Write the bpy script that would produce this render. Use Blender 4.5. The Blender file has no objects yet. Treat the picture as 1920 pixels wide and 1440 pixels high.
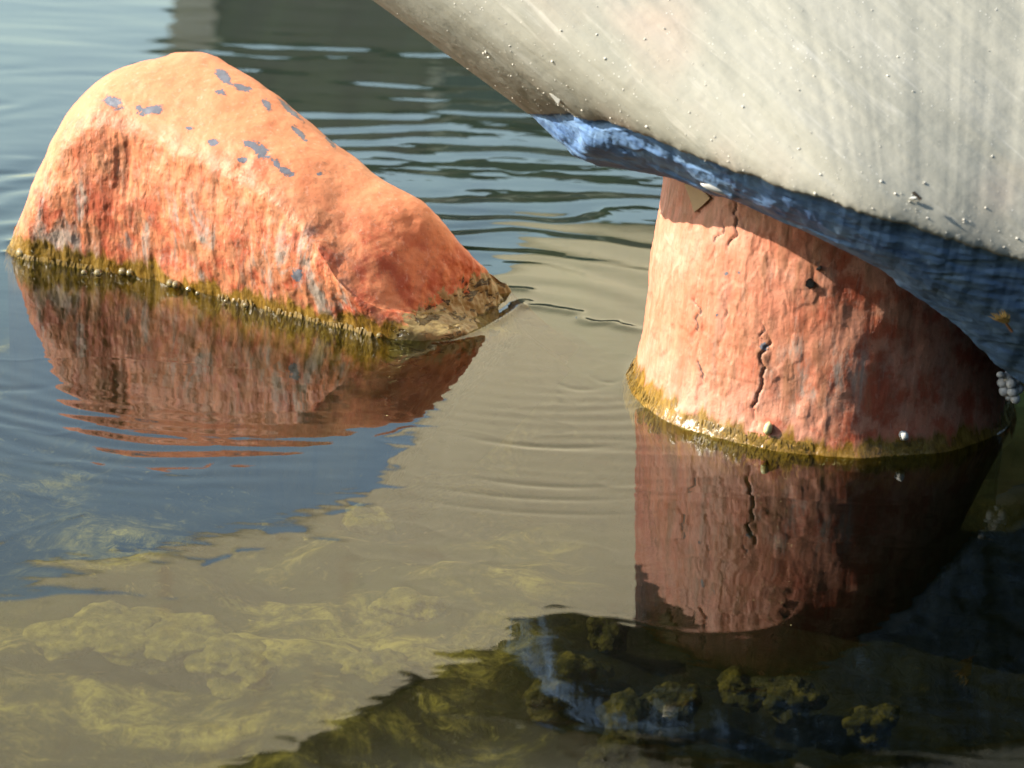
import bpy, math, random
import numpy as np
from mathutils import Vector, Matrix

random.seed(7)
rng = np.random.default_rng(11)
scene = bpy.context.scene
COL = scene.collection
R = math.radians

# ------------------------------------------------------------------ camera
CAM_H, PITCH, ROLL, F = 0.54, R(18.5), R(3.0), 960 / math.tan(R(10.0))
cam_data = bpy.data.cameras.new('camera')
cam = bpy.data.objects.new('camera', cam_data)
COL.objects.link(cam)
scene.camera = cam
CO = np.array((0.0, 0.0, CAM_H))
FWD = np.array((0.0, math.cos(PITCH), -math.sin(PITCH)))
UP0 = np.array((0.0, math.sin(PITCH), math.cos(PITCH)))
RT0 = np.array((1.0, 0.0, 0.0))
RT = RT0 * math.cos(ROLL) + UP0 * math.sin(ROLL)
UPV = -RT0 * math.sin(ROLL) + UP0 * math.cos(ROLL)
m = Matrix(((RT[0], UPV[0], -FWD[0], 0), (RT[1], UPV[1], -FWD[1], 0), (RT[2], UPV[2], -FWD[2], CAM_H), (0, 0, 0, 1)))
cam.matrix_world = m
cam_data.sensor_width = 36.0
cam_data.lens = 18.0 / math.tan(R(10.0))
cam_data.clip_start = 0.05
cam_data.clip_end = 600
cam_data.dof.use_dof = True
cam_data.dof.focus_distance = 1.72
cam_data.dof.aperture_fstop = 12.0

# ------------------------------------------------------------------ world, sun, exposure
SUN_AZ_X, SUN_AZ_Y, SUN_EL = -0.998, -0.06, R(33)
hl = math.hypot(SUN_AZ_X, SUN_AZ_Y)
SUN = Vector((SUN_AZ_X / hl * math.cos(SUN_EL), SUN_AZ_Y / hl * math.cos(SUN_EL), math.sin(SUN_EL)))
world = bpy.data.worlds.new('World')
scene.world = world
world.use_nodes = True
wn = world.node_tree
bg = wn.nodes['Background']
sky = wn.nodes.new('ShaderNodeTexSky')
sky.sky_type = 'NISHITA'
sky.sun_disc = False
sky.sun_elevation = SUN_EL
sky.sun_rotation = math.atan2(SUN.x, SUN.y)
sky.air_density = 1.6
sky.dust_density = 0.6
sky.ozone_density = 1.0
wn.links.new(sky.outputs[0], bg.inputs[0])
bg.inputs[1].default_value = 0.15
sd = bpy.data.lights.new('sun', 'SUN')
sd.energy = 5.0
sd.angle = R(0.5)
sd.color = (1.0, 0.91, 0.78)
sun = bpy.data.objects.new('sun', sd)
COL.objects.link(sun)
sun.rotation_euler = SUN.to_track_quat('Z', 'Y').to_euler()
sun.location = (-2, 1.5, 3)
scene.view_settings.view_transform = 'Standard'
scene.view_settings.look = 'None'
scene.view_settings.exposure = 1.05
scene.view_settings.gamma = 1.0

# ------------------------------------------------------------------ pixel helpers (a pixel gives a direction only)
def ray(u, v):
    d = FWD * F + RT * (u - 960.0) + UPV * (720.0 - v)
    return d / np.linalg.norm(d)
def gnd(u, v, z=0.0):
    d = ray(u, v); return CO + d * ((z - CAM_H) / d[2])
def at(u, v, y):
    d = ray(u, v); return CO + d * (y / d[1])
def proj(P):
    q = P - CO
    c = q @ FWD
    return 960 + F * (q @ RT) / c, 720 - F * (q @ UPV) / c

# ------------------------------------------------------------------ numpy noise
def _hash(ix, iy, iz):
    h = (ix.astype(np.int64) * 374761393 + iy.astype(np.int64) * 668265263 + iz.astype(np.int64) * 2147483647) & 0xFFFFFFFF
    h = ((h ^ (h >> 13)) * 1274126177) & 0xFFFFFFFF
    h = ((h ^ (h >> 16)) * 2246822519) & 0xFFFFFFFF
    return ((h ^ (h >> 15)) & 0xFFFFFF) / float(0xFFFFFF)
def vnoise(x, y, z):
    fx, fy, fz = np.floor(x), np.floor(y), np.floor(z)
    tx, ty, tz = x - fx, y - fy, z - fz
    tx, ty, tz = [t * t * t * (t * (t * 6 - 15) + 10) for t in (tx, ty, tz)]
    r = 0
    for a in (0, 1):
        for b in (0, 1):
            for c in (0, 1):
                w = (tx if a else 1 - tx) * (ty if b else 1 - ty) * (tz if c else 1 - tz)
                r = r + w * _hash(fx + a, fy + b, fz + c)
    return r * 2 - 1
def fbm(x, y, z, octv=4, gain=0.5):
    s, a, f = 0, 1.0, 1.0
    for i in range(octv):
        s = s + a * vnoise(x * f + 17.3 * i, y * f + 5.1 * i, z * f + 9.7 * i)
        x, y = 0.8 * x + 0.6 * y, -0.6 * x + 0.8 * y
        y, z = 0.75 * y + 0.6614 * z, -0.6614 * y + 0.75 * z
        x, z = 0.7 * x + 0.7141 * z, -0.7141 * x + 0.7 * z
        a *= gain; f *= 2.03
    return s
def sstep(a, b, x):
    t = np.clip((x - a) / (b - a), 0, 1); return t * t * (3 - 2 * t)

# ------------------------------------------------------------------ object helpers
def tag(o, label=None, cat=None, group=None, kind=None):
    if label: o['label'] = label
    if cat: o['category'] = cat
    if group: o['group'] = group
    if kind: o['kind'] = kind
    return o
def empty(name, loc):
    o = bpy.data.objects.new(name, None)
    o.location = [float(c) for c in loc]; o.empty_display_size = 0.02
    COL.objects.link(o); return o
def mesh_obj(name, verts, faces, mat, parent=None, smooth=True, attrs=None):
    """verts in world space; kept in world space under the parent"""
    me = bpy.data.meshes.new(name)
    verts = np.asarray(verts, dtype=np.float64)
    off = np.zeros(3)
    if parent is not None:
        p = parent
        while p is not None:
            off = off + np.array(p.location); p = p.parent
    me.from_pydata((verts - off).tolist(), [], [tuple(int(i) for i in f) for f in faces])
    if smooth:
        me.polygons.foreach_set('use_smooth', [True] * len(me.polygons))
    if attrs:
        for k, a in attrs.items():
            at_ = me.attributes.new(k, 'FLOAT', 'POINT')
            at_.data.foreach_set('value', np.asarray(a, dtype=np.float32).ravel())
    me.update()
    if mat: me.materials.append(mat)
    o = bpy.data.objects.new(name, me)
    COL.objects.link(o)
    if parent is not None: o.parent = parent
    return o
def grid_faces(nu, nv, closed_v=False):
    i = np.arange(nu - 1)[:, None]
    nvv = nv if closed_v else nv - 1
    j = np.arange(nvv)[None, :]
    j2 = (j + 1) % nv
    a = i * nv + j; b = i * nv + j2; c = (i + 1) * nv + j2; d = (i + 1) * nv + j
    return np.stack([a, b, c, d], -1).reshape(-1, 4)
def catmull(P, n):
    """P: (k, ...) control rows -> (n, ...) on a uniform Catmull-Rom"""
    P = np.asarray(P, float); k = len(P)
    t = np.linspace(0, k - 1, n); i = np.clip(np.floor(t).astype(int), 0, k - 2); f = t - i
    f = f.reshape((-1,) + (1,) * (P.ndim - 1))
    p0 = P[np.clip(i - 1, 0, k - 1)]; p1 = P[i]; p2 = P[i + 1]; p3 = P[np.clip(i + 2, 0, k - 1)]
    return 0.5 * (2 * p1 + (p2 - p0) * f + (2 * p0 - 5 * p1 + 4 * p2 - p3) * f ** 2 + (3 * p1 - p0 - 3 * p2 + p3) * f ** 3)
def grid_normals(G):
    du = np.gradient(G, axis=0); dv = np.gradient(G, axis=1)
    n = np.cross(du, dv); l = np.linalg.norm(n, axis=-1, keepdims=True)
    return n / np.maximum(l, 1e-9)
def ico(sub=1):
    import bmesh
    bm = bmesh.new(); bmesh.ops.create_icosphere(bm, subdivisions=sub, radius=1.0)
    v = np.array([x.co[:] for x in bm.verts]); f = [[q.index for q in p.verts] for p in bm.faces]
    bm.free(); return v, f
ICO1, ICO2, ICO3, ICO4 = ico(1), ico(2), ico(3), ico(5)

# ------------------------------------------------------------------ node helpers
class NT:
    def __init__(s, name):
        s.mat = bpy.data.materials.new(name); s.mat.use_nodes = True
        s.t = s.mat.node_tree; s.t.nodes.clear()
        s.out = s.t.nodes.new('ShaderNodeOutputMaterial')
        s.geo = s.t.nodes.new('ShaderNodeNewGeometry')
        s.pos = s.geo.outputs['Position']
    def put(s, sock, val):
        if val is None: return
        if isinstance(val, bpy.types.NodeSocket): s.t.links.new(val, sock)
        else:
            if isinstance(val, (tuple, list)) and len(val) == 3 and sock.type == 'RGBA': val = (*val, 1)
            sock.default_value = val
    def scale(s, vec, sc):
        n = s.t.nodes.new('ShaderNodeVectorMath'); n.operation = 'MULTIPLY'
        s.put(n.inputs[0], vec); n.inputs[1].default_value = sc; return n.outputs[0]
    def noise(s, scale, detail=4, rough=0.55, dist=0.0, vec=None, col=False):
        n = s.t.nodes.new('ShaderNodeTexNoise'); s.put(n.inputs['Vector'], vec or s.pos)
        n.inputs['Scale'].default_value = scale; n.inputs['Detail'].default_value = detail
        n.inputs['Roughness'].default_value = rough; n.inputs['Distortion'].default_value = dist
        return n.outputs[1 if col else 0]
    def voro(s, scale, feat='F1', vec=None, out='Distance', rnd=1.0):
        n = s.t.nodes.new('ShaderNodeTexVoronoi'); n.feature = feat; s.put(n.inputs['Vector'], vec or s.pos)
        n.inputs['Scale'].default_value = scale; n.inputs['Randomness'].default_value = rnd
        return n.outputs[out]
    def math(s, op, a, b=None, c=None, clamp=False):
        n = s.t.nodes.new('ShaderNodeMath'); n.operation = op; n.use_clamp = clamp
        s.put(n.inputs[0], a)
        if b is not None: s.put(n.inputs[1], b)
        if c is not None: s.put(n.inputs[2], c)
        return n.outputs[0]
    def step(s, x, a, b, lo=0.0, hi=1.0):
        n = s.t.nodes.new('ShaderNodeMapRange'); n.interpolation_type = 'SMOOTHSTEP'
        s.put(n.inputs[0], x); s.put(n.inputs[1], a); s.put(n.inputs[2], b)
        n.inputs[3].default_value = lo; n.inputs[4].default_value = hi; return n.outputs[0]
    def mix(s, a, b, f, blend='MIX'):
        n = s.t.nodes.new('ShaderNodeMix'); n.data_type = 'RGBA'; n.blend_type = blend
        s.put(n.inputs[0], f); s.put(n.inputs[6], a); s.put(n.inputs[7], b); return n.outputs[2]
    def ramp(s, x, stops):
        n = s.t.nodes.new('ShaderNodeValToRGB'); s.put(n.inputs[0], x)
        e = n.color_ramp.elements
        while len(e) < len(stops): e.new(0.5)
        for el, (p, c) in zip(e, stops): el.position = p; el.color = (*c, 1)
        return n.outputs[0]
    def attr(s, name):
        n = s.t.nodes.new('ShaderNodeAttribute'); n.attribute_name = name; return n.outputs['Fac']
    def xyz(s, vec=None):
        n = s.t.nodes.new('ShaderNodeSeparateXYZ'); s.put(n.inputs[0], vec or s.pos); return n.outputs
    def bump(s, h, dist, strength=1.0, normal=None):
        n = s.t.nodes.new('ShaderNodeBump'); s.put(n.inputs['Height'], h)
        n.inputs['Distance'].default_value = dist; n.inputs['Strength'].default_value = strength
        if normal: s.put(n.inputs['Normal'], normal)
        return n.outputs[0]
    def principled(s, col, rough=0.6, normal=None, spec=0.5, **kw):
        n = s.t.nodes.new('ShaderNodeBsdfPrincipled')
        s.put(n.inputs['Base Color'], col); s.put(n.inputs['Roughness'], rough)
        s.put(n.inputs['Specular IOR Level'], spec)
        if normal: s.put(n.inputs['Normal'], normal)
        for k, v in kw.items(): s.put(n.inputs[k.replace('_', ' ')], v)
        s.t.links.new(n.outputs[0], s.out.inputs[0]); return n
def plain(name, col, rough=0.6, var=0.15, sc=200.0, **kw):
    t = NT(name)
    c = t.mix(tuple(x * (1 - var) for x in col), tuple(min(1, x * (1 + var)) for x in col), t.noise(sc, 3))
    t.principled(c, rough, **kw); return t.mat

# ------------------------------------------------------------------ materials
def paint_material(name, pillar):
    t = NT(name)
    z = t.xyz()[2]
    streakv = t.scale(t.pos, (1, 1, 0.22 if pillar else 0.35))
    front = t.attr('front'); chip = t.attr('chip'); red = t.attr('red'); tail = t.attr('tail')
    big = t.noise(16, 4, 0.6); mid = t.noise(70, 5, 0.6); fine = t.noise(420, 4, 0.65)
    streak = t.noise(130, 5, 0.62, 0.4, vec=streakv)
    if pillar:
        c = t.ramp(big, [(0.3, (0.64, 0.31, 0.215)), (0.52, (0.61, 0.25, 0.15)), (0.72, (0.50, 0.155, 0.075))])
    else:
        c = t.ramp(big, [(0.3, (0.64, 0.20, 0.085)), (0.52, (0.66, 0.235, 0.105)), (0.72, (0.57, 0.24, 0.115))])
    # redder worn paint, also laid on the post's right and mound's front as shade
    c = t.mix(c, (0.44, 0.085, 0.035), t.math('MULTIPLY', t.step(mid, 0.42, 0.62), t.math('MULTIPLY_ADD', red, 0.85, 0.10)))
    c = t.mix(c, (0.33, 0.15, 0.075), t.math('MULTIPLY', t.step(streak, 0.44, 0.66), t.math('MULTIPLY_ADD', front, 0.75, 0.05)))  # brown streaks, heavier on the mound's front to stand in for shade
    c = t.mix(c, (0.34, 0.30, 0.25), t.math('MULTIPLY', t.step(t.noise(48, 6, 0.7, 0.5, vec=streakv), 0.50, 0.64), t.math('MULTIPLY', t.attr('stain'), 0.85)))
    c = t.mix(c, (0.24, 0.14, 0.08), t.math('MULTIPLY', t.step(fine, 0.55, 0.72), 0.5))
    c = t.mix(c, (0.75, 0.45, 0.33), t.math('MULTIPLY', t.step(t.noise(300, 4, 0.7, vec=streakv), 0.56, 0.7), 0.35))
    c = t.mix(c, (0.07, 0.045, 0.035), t.math('MULTIPLY', t.step(t.attr('crack'), 0.25, 0.8), 0.85))
    # blue grey undercoat where the paint has flaked off
    chn = t.math('ADD', chip, t.math('MULTIPLY_ADD', t.noise(230, 6, 0.75, 0.8), 3.4, -1.7))
    chm = t.math('MULTIPLY', t.step(chn, 0.40, 0.46), t.step(chip, 0.02, 0.12))
    c = t.mix(c, t.mix((0.11, 0.115, 0.14), (0.16, 0.165, 0.19), mid), chm)
    # tan slimy skin with dark pits on the low tail
    tn = t.math('ADD', tail, t.math('MULTIPLY_ADD', t.noise(110, 6, 0.75, 0.5), 2.4, -1.2))
    tm = t.math('MULTIPLY', t.step(tn, 0.42, 0.62), t.step(tail, 0.02, 0.25))
    tv = t.scale(t.pos, (1, 0.8, 2.6))
    pits = t.step(t.noise(85, 3, 0.5, 0.9, vec=tv), 0.56, 0.60)
    tanc = t.mix(t.mix((0.22, 0.165, 0.06), (0.36, 0.28, 0.13), fine), (0.04, 0.025, 0.006), pits)
    c = t.mix(c, tanc, tm)
    # algae at the waterline: ragged top edge, running up in streaks
    mv = t.scale(t.pos, (1, 1, 0.12))
    lvl = t.math('ADD', t.math('MULTIPLY_ADD', t.noise(80, 4, 0.6, 0, vec=mv), 0.034 if pillar else 0.038, -0.010 if pillar else -0.011), t.math('MULTIPLY', t.attr('mossy'), 0.006))
    mm = t.math('MULTIPLY', t.step(t.math('SUBTRACT', z, lvl), 0.004, -0.002), t.math('SUBTRACT', 1.0, t.math('MULTIPLY', t.step(tail, 0.5, 0.9), 0.85)))
    mossc = t.ramp(t.noise(240, 4, 0.7, 0, vec=mv), [(0.3, (0.055, 0.032, 0.003)), (0.5, (0.20, 0.115, 0.010)), (0.7, (0.36, 0.22, 0.04))])
    c = t.mix(c, mossc, t.math('MULTIPLY', mm, 0.94))
    c = t.mix(c, (0.02, 0.016, 0.006), t.step(z, -0.006, -0.03))
    rough = t.math('SUBTRACT', 0.56, t.math('MULTIPLY', mm, 0.34))
    rough = t.math('SUBTRACT', rough, t.math('MULTIPLY', tm, 0.18))
    # relief: brush strokes, blisters, flake edges
    wv = t.t.nodes.new('ShaderNodeVectorMath'); wv.operation = 'MULTIPLY_ADD'
    t.put(wv.inputs[0], t.noise(150, 4, 0.65, col=True)); wv.inputs[1].default_value = (0.012, 0.012, 0.02); t.put(wv.inputs[2], t.scale(t.pos, (1, 1, 0.55)))
    fl = t.voro(120 if pillar else 95, 'F1', vec=wv.outputs[0], out='Color')
    fl2 = t.voro(300, 'F1', vec=wv.outputs[0], out='Color')
    h = t.math('ADD', t.math('MULTIPLY', streak, t.math('MULTIPLY_ADD', front, 0.8 if pillar else 1.5, 0.35)), t.math('MULTIPLY', fine, 0.35))
    h = t.math('ADD', h, t.math('MULTIPLY', t.step(t.xyz(fl)[0], 0.5, 0.9), t.math('MULTIPLY', front, 0.75 if pillar else 0.3)))
    h = t.math('ADD', h, t.math('MULTIPLY', t.step(t.xyz(fl2)[1], 0.7, 0.8), t.math('MULTIPLY', front, 0.4)))
    h = t.math('SUBTRACT', h, t.math('MULTIPLY', chm, 0.55))
    h = t.math('SUBTRACT', h, t.math('MULTIPLY', t.math('MULTIPLY', tm, pits), 1.2))
    nrm = t.bump(h, 0.0009 if pillar else 0.0011, 0.8)
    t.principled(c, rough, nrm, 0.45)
    return t.mat

def hull_material(flank=False):
    t = NT('cream flank paint' if flank else 'cream grey hull paint')
    ax = t.attr('along')       # metres along the hull
    up = t.attr('across')
    cv = t.t.nodes.new('ShaderNodeCombineXYZ'); t.put(cv.inputs[0], ax); t.put(cv.inputs[1], up)
    sv = t.scale(cv.outputs[0], (3.0, 26.0, 1))
    s1 = t.noise(1.6, 5, 0.6, 0.6, vec=sv); s2 = t.noise(6, 5, 0.65, 0.3, vec=sv)
    c = t.ramp(s1, [(0.25, (0.28, 0.275, 0.225)), (0.5, (0.345, 0.335, 0.275)), (0.75, (0.41, 0.395, 0.33))])
    if flank: c = t.mix(c, (0.72, 0.65, 0.46), 0.75)
    c = t.mix(c, (0.52, 0.50, 0.43), t.math('MULTIPLY', t.step(s2, 0.55, 0.72), 0.55))
    c = t.mix(c, (0.47, 0.33, 0.25), t.math('MULTIPLY', t.step(t.noise(9, 3, 0.5), 0.55, 0.75), 0.45))
    c = t.mix(c, (0.24, 0.25, 0.21), t.math('MULTIPLY', t.step(t.noise(38, 6, 0.7, 0.5), 0.55, 0.75), 0.4))
    sp = t.voro(330, 'F1'); spm = t.math('MULTIPLY', t.step(sp, 0.16, 0.10), t.step(t.noise(60, 3), 0.50, 0.60))
    c = t.mix(c, (0.72, 0.70, 0.62), spm)
    h = t.math('ADD', t.math('MULTIPLY', s2, 0.8), t.math('MULTIPLY', t.noise(500, 4, 0.7), 0.35))
    h = t.math('ADD', h, t.math('MULTIPLY', spm, 0.6))
    t.principled(c, 0.72, t.bump(h, 0.0005, 0.7), 0.18)
    return t.mat

def blue_material():
    t = NT('blue hull paint')
    sv = t.scale(t.pos, (0.45, 1.0, 1.8))
    n1 = t.noise(45, 5, 0.65, 1.2, vec=sv); n2 = t.noise(160, 5, 0.65, 0.5, vec=sv); n3 = t.noise(520, 3, 0.6)
    c = t.ramp(n1, [(0.28, (0.075, 0.15, 0.34)), (0.48, (0.15, 0.27, 0.50)), (0.68, (0.23, 0.37, 0.58))])
    c = t.mix(c, (0.22, 0.33, 0.52), t.math('MULTIPLY', t.step(n2, 0.58, 0.74), 0.55))
    c = t.mix(c, (0.008, 0.02, 0.07), t.math('MULTIPLY', t.step(n2, 0.40, 0.30), 0.75))
    h = t.math('ADD', n1, t.math('MULTIPLY', n2, 0.7))
    h = t.math('ADD', h, t.math('MULTIPLY', n3, 0.12))
    t.principled(c, t.step(n2, 0.3, 0.7, 0.5, 0.75), t.bump(h, 0.0006, 0.8), 0.12)
    return t.mat

def water_material():
    t = NT('pond water')
    n = t.bump(t.noise(22, 3, 0.5, vec=t.scale(t.pos, (0.6, 1, 1))), 0.0004, 0.5)
    # Schlick reflectance, the same from above and below (the thin surface does not bend the light)
    dt = t.t.nodes.new('ShaderNodeVectorMath'); dt.operation = 'DOT_PRODUCT'
    t.put(dt.inputs[0], t.geo.outputs['Incoming']); t.put(dt.inputs[1], n)
    sch = t.math('POWER', t.math('SUBTRACT', 1.0, t.math('ABSOLUTE', dt.outputs['Value'], clamp=True), clamp=True), 5.0)
    refl = t.math('MULTIPLY_ADD', sch, 0.97, 0.03)
    tr = t.t.nodes.new('ShaderNodeBsdfTransparent'); tr.inputs[0].default_value = (0.86, 0.88, 0.60, 1)
    gl = t.t.nodes.new('ShaderNodeBsdfGlossy'); gl.inputs['Roughness'].default_value = 0.015; t.put(gl.inputs['Normal'], n)
    gl.inputs[0].default_value = (1, 1, 1, 1)
    # turbid water sends a little light back: olive in the shallows, teal where it is deep
    df = t.t.nodes.new('ShaderNodeBsdfDiffuse')
    yy = t.math('ADD', t.xyz()[1], t.math('MULTIPLY_ADD', t.noise(5, 3), 0.3, -0.15))
    silt_shade = t.mix((0.006, 0.006, 0.002), (0.020, 0.018, 0.006), t.noise(30, 5, 0.65, 0.5, vec=t.scale(t.pos, (1, 0.6, 1))))
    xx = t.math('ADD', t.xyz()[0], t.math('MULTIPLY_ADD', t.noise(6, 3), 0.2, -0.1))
    silt_shade = t.mix(silt_shade, (0.0015, 0.002, 0.001), t.step(xx, 0.0, 0.10))  # water colour blackened to the right in place of the hull's shadow
    t.put(df.inputs[0], t.mix(silt_shade, (0.040, 0.052, 0.048), t.step(yy, 1.80, 2.15)))
    mt = t.t.nodes.new('ShaderNodeMixShader'); mt.inputs[0].default_value = 0.30
    t.t.links.new(tr.outputs[0], mt.inputs[1]); t.t.links.new(df.outputs[0], mt.inputs[2])
    mx = t.t.nodes.new('ShaderNodeMixShader')
    t.t.links.new(refl, mx.inputs[0]); t.t.links.new(mt.outputs[0], mx.inputs[1]); t.t.links.new(gl.outputs[0], mx.inputs[2])
    t.t.links.new(mx.outputs[0], t.out.inputs[0])
    return t.mat

def bed_material():
    t = NT('pond bed silt')
    y = t.xyz()[1]
    a = t.noise(9, 6, 0.68, 0.8); b = t.noise(75, 6, 0.75, 0.7); e = t.noise(26, 5, 0.7, 0.5)
    c = t.ramp(a, [(0.36, (0.007, 0.008, 0.003)), (0.50, (0.020, 0.019, 0.006)), (0.64, (0.055, 0.048, 0.016))])
    c = t.mix(c, (0.022, 0.026, 0.008), t.math('MULTIPLY', t.step(e, 0.46, 0.36), 0.7))
    c = t.mix(c, (0.24, 0.20, 0.07), t.math('MULTIPLY', t.step(b, 0.55, 0.68), t.step(e, 0.42, 0.62)))
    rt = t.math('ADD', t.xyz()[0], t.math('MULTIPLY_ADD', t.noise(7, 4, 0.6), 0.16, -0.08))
    c = t.mix(t.mix(c, (0.30, 0.25, 0.08), t.math('MULTIPLY', t.step(a, 0.50, 0.66), t.step(b, 0.35, 0.6))), t.mix((0.003, 0.004, 0.0015), c, 0.12), t.step(rt, -0.02, 0.06))  # bed painted near-black to the right, standing in for the sculpture's shadow
    c = t.mix(c, (0.022, 0.045, 0.042), t.step(y, 1.85, 2.25))
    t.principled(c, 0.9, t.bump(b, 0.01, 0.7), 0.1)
    return t.mat

MAT_MOUND = paint_material('orange mound paint', False)
MAT_POST = paint_material('orange post paint', True)
MAT_HULL = hull_material()
MAT_BLUE = blue_material()
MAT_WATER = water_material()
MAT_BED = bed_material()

# ------------------------------------------------------------------ mound (left orange form), surface first: water needs its outline
W = [(14,474),(50,490),(110,500),(180,510),(270,525),(400,558),(520,590),(640,618),(740,640),(840,638),(930,604),(988,566)]
FR = [(16,464),(56,374),(102,280),(165,224),(255,236),(380,292),(490,350),(580,430),(650,535),(760,575),(890,565),(980,561)]
KR = [(22,456),(84,304),(145,200),(245,129),(375,103),(500,165),(620,262),(715,337),(800,392),(880,478),(935,520),(984,557)]
KD = [.008,.03,.045,.06,.065,.06,.055,.05,.05,.045,.03,.006]
FD = [.0,.002,.004,.005,.006,.006,.005,.003,.0,.0,0,0]
BD = [.01,.03,.05,.07,.08,.08,.075,.07,.06,.045,.03,.01]
rows = []
for i in range(len(W)):
    w = gnd(*W[i]); f = at(*FR[i], w[1] + 0.006 - FD[i]); k = at(*KR[i], w[1] + 0.010 + KD[i])
    f[2] = max(f[2], 0.001); k[2] = max(k[2], 0.001)
    mf = w * 0.5 + f * 0.5 + np.array((0, -0.004, 0)) * min(1, f[2] / 0.05)
    mf2 = w * 0.22 + f * 0.78 + np.array((0, -0.003, 0)) * min(1, f[2] / 0.05)
    f = f + np.array((0, 0.004, 0.001)) * min(1, f[2] / 0.05); fk = f * 0.5 + k * 0.5 + np.array((0, 0, 0.16)) * min(0.06, k[2] * 0.5)
    b1 = k + np.array((0, BD[i] * 0.6, -k[2] * 0.28)); b2 = k + np.array((0, BD[i], 0)); b2[2] = 0
    sh = -0.11 * (i / 11.0) ** 4; uw = w + np.array((sh, 0.012, -0.13)); ub = b2 + np.array((sh, -0.005, -0.13))
    w05 = w + np.array((sh * 0.22, 0.002, -0.03))
    rows.append([uw, w05, w, mf, mf2, f, fk, k, b1, b2, ub])
# underwater toe: last station drops below the surface toward the post
toe = [r + np.array((0.03, 0.0, -0.016)) for r in rows[-1]]
rows.append(toe)
A = catmull(np.array(rows), 620)
A = np.swapaxes(catmull(np.swapaxes(A, 0, 1), 420), 0, 1)       # (620, 420, 3)
N = grid_normals(A)
if N[300, 150, 1] > 0: N = -N
vv = np.linspace(0, 10, 420)[None, :] * np.ones((620, 1))       # 2 = waterline, 5 = front edge, 7 = crest
uu = np.linspace(0, 12, 620)[:, None] * np.ones((1, 420))
X, Y, Z = A[..., 0], A[..., 1], A[..., 2]
frontm = (1 - sstep(4.6, 5.6, vv + 0.5 * fbm(X * 30, Y * 30, Z * 30, 3))) * (1 - sstep(7.2, 8.6, uu))
streak = fbm(X * 120, Y * 120, Z * 26, 4, 0.55)
groove = -np.clip(fbm(X * 75 + 3, Y * 75, Z * 14, 2) - 0.28, 0, 1)
lump = fbm(X * 28, Y * 28, Z * 28, 3)
disp = frontm * (0.0004 * streak + 0.0022 * groove + 0.00035 * fbm(X * 210, Y * 210, Z * 150, 3)) + 0.0013 * lump + 0.0003 * fbm(X * 160, Y * 160, Z * 160, 3)
U_, V_ = proj(A.reshape(-1, 3)); U_ = U_.reshape(X.shape); V_ = V_.reshape(X.shape)
# hollow at the hip of the tail, worn knob beyond it
disp += -0.0025 * np.exp(-(((U_ - 640) / 35) ** 2 + ((V_ - 420) / 75) ** 2)) + 0.0015 * np.exp(-(((U_ - 720) / 50) ** 2 + ((V_ - 450) / 60) ** 2))
disp += sstep(8.2, 10.5, uu) * 0.0022 * fbm(X * 150, Y * 150, Z * 150, 3)
disp *= sstep(0.0, 0.35, uu) * (1 - sstep(10.3, 11.2, uu))
chips = [(420,145,24,9,38),(455,165,18,7,10),(285,207,26,9,-15),(212,192,22,12,30),(500,196,16,7,60),(488,285,30,11,40),(470,272,16,8,10),
         (535,322,20,7,30),(400,267,12,7,0),(562,250,22,6,50),(415,175,10,6,0),(545,205,30,5,45),(520,310,14,6,60),(620,265,18,4,45),(455,300,9,5,0),
         (560,515,13,11,80),(600,325,7,4,0),(262,203,8,4,0),(355,240,7,4,0)]
chip = np.zeros_like(X)
for (cu, cv_, ra, rb, ang) in chips:
    ra *= 0.8; rb *= 0.8; ca, sa = math.cos(R(ang)), math.sin(R(ang)); du, dv = U_ - cu, V_ - cv_
    a_, b_ = (du * ca + dv * sa) / ra, (-du * sa + dv * ca) / rb
    chip = np.maximum(chip, np.clip(1.35 - 0.85 * np.sqrt(a_ ** 2 + b_ ** 2), 0, 1))
chip = np.where(vv < 8, chip, 0)
red = np.clip(frontm * (1 - 0.75 * sstep(0.035, 0.095, Z)) + 0.9 * np.exp(-(((U_ - 660) / 110) ** 2 + ((V_ - 500) / 90) ** 2)) + 0.6 * np.exp(-(((U_ - 440) / 70) ** 2 + ((V_ - 310) / 40) ** 2)) + 0.7 * sstep(600, 720, U_) * sstep(420, 480, V_), 0, 1)
red = np.clip(red + 0.15 * sstep(0.3, 0.6, lump), 0, 1)
tail = sstep(0.0, 1.0, (U_ - 740) / 150 + (V_ - 560) / 100) * sstep(690, 750, U_)
stain = np.clip(frontm * (1 - sstep(0.05, 0.075, Z)), 0, 1)
mossy = np.clip(0.2 + 0.9 * np.exp(-((U_ - 90) / 120) ** 2) + sstep(560, 740, U_) * 0.3, 0, 1)
A = A + N * disp[..., None]; A[..., 2] -= 0.030 * sstep(9.0, 11.6, uu)
mound = empty('orange_mound', (float(X.mean()), float(Y.mean()), 0.0))
tag(mound, 'rounded orange painted mound rising from the water at left, with flaked blue-grey patches on top', 'mound')
mound_front = A.copy(); mound_N = N; mound_vv = vv; mound_uu = uu
mesh_obj('painted_shell', A.reshape(-1, 3), grid_faces(620, 420), MAT_MOUND, mound, attrs=dict(front=frontm, chip=chip, red=red, tail=tail, stain=stain, mossy=mossy))
WL_MOUND = np.concatenate([catmull(np.array([r[2] for r in rows[:-1]]), 400), catmull(np.array([r[9] for r in rows[:-1]]), 200)])

# ------------------------------------------------------------------ sculpture: hull, blue underside, orange post
PC = gnd(1535, 735); PR = 0.1065
sculpt = empty('painted_boat_sculpture', (PC[0], PC[1], 0))
tag(sculpt, 'cream and blue painted hull overhanging the water on a thick orange post', 'boat sculpture')

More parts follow.
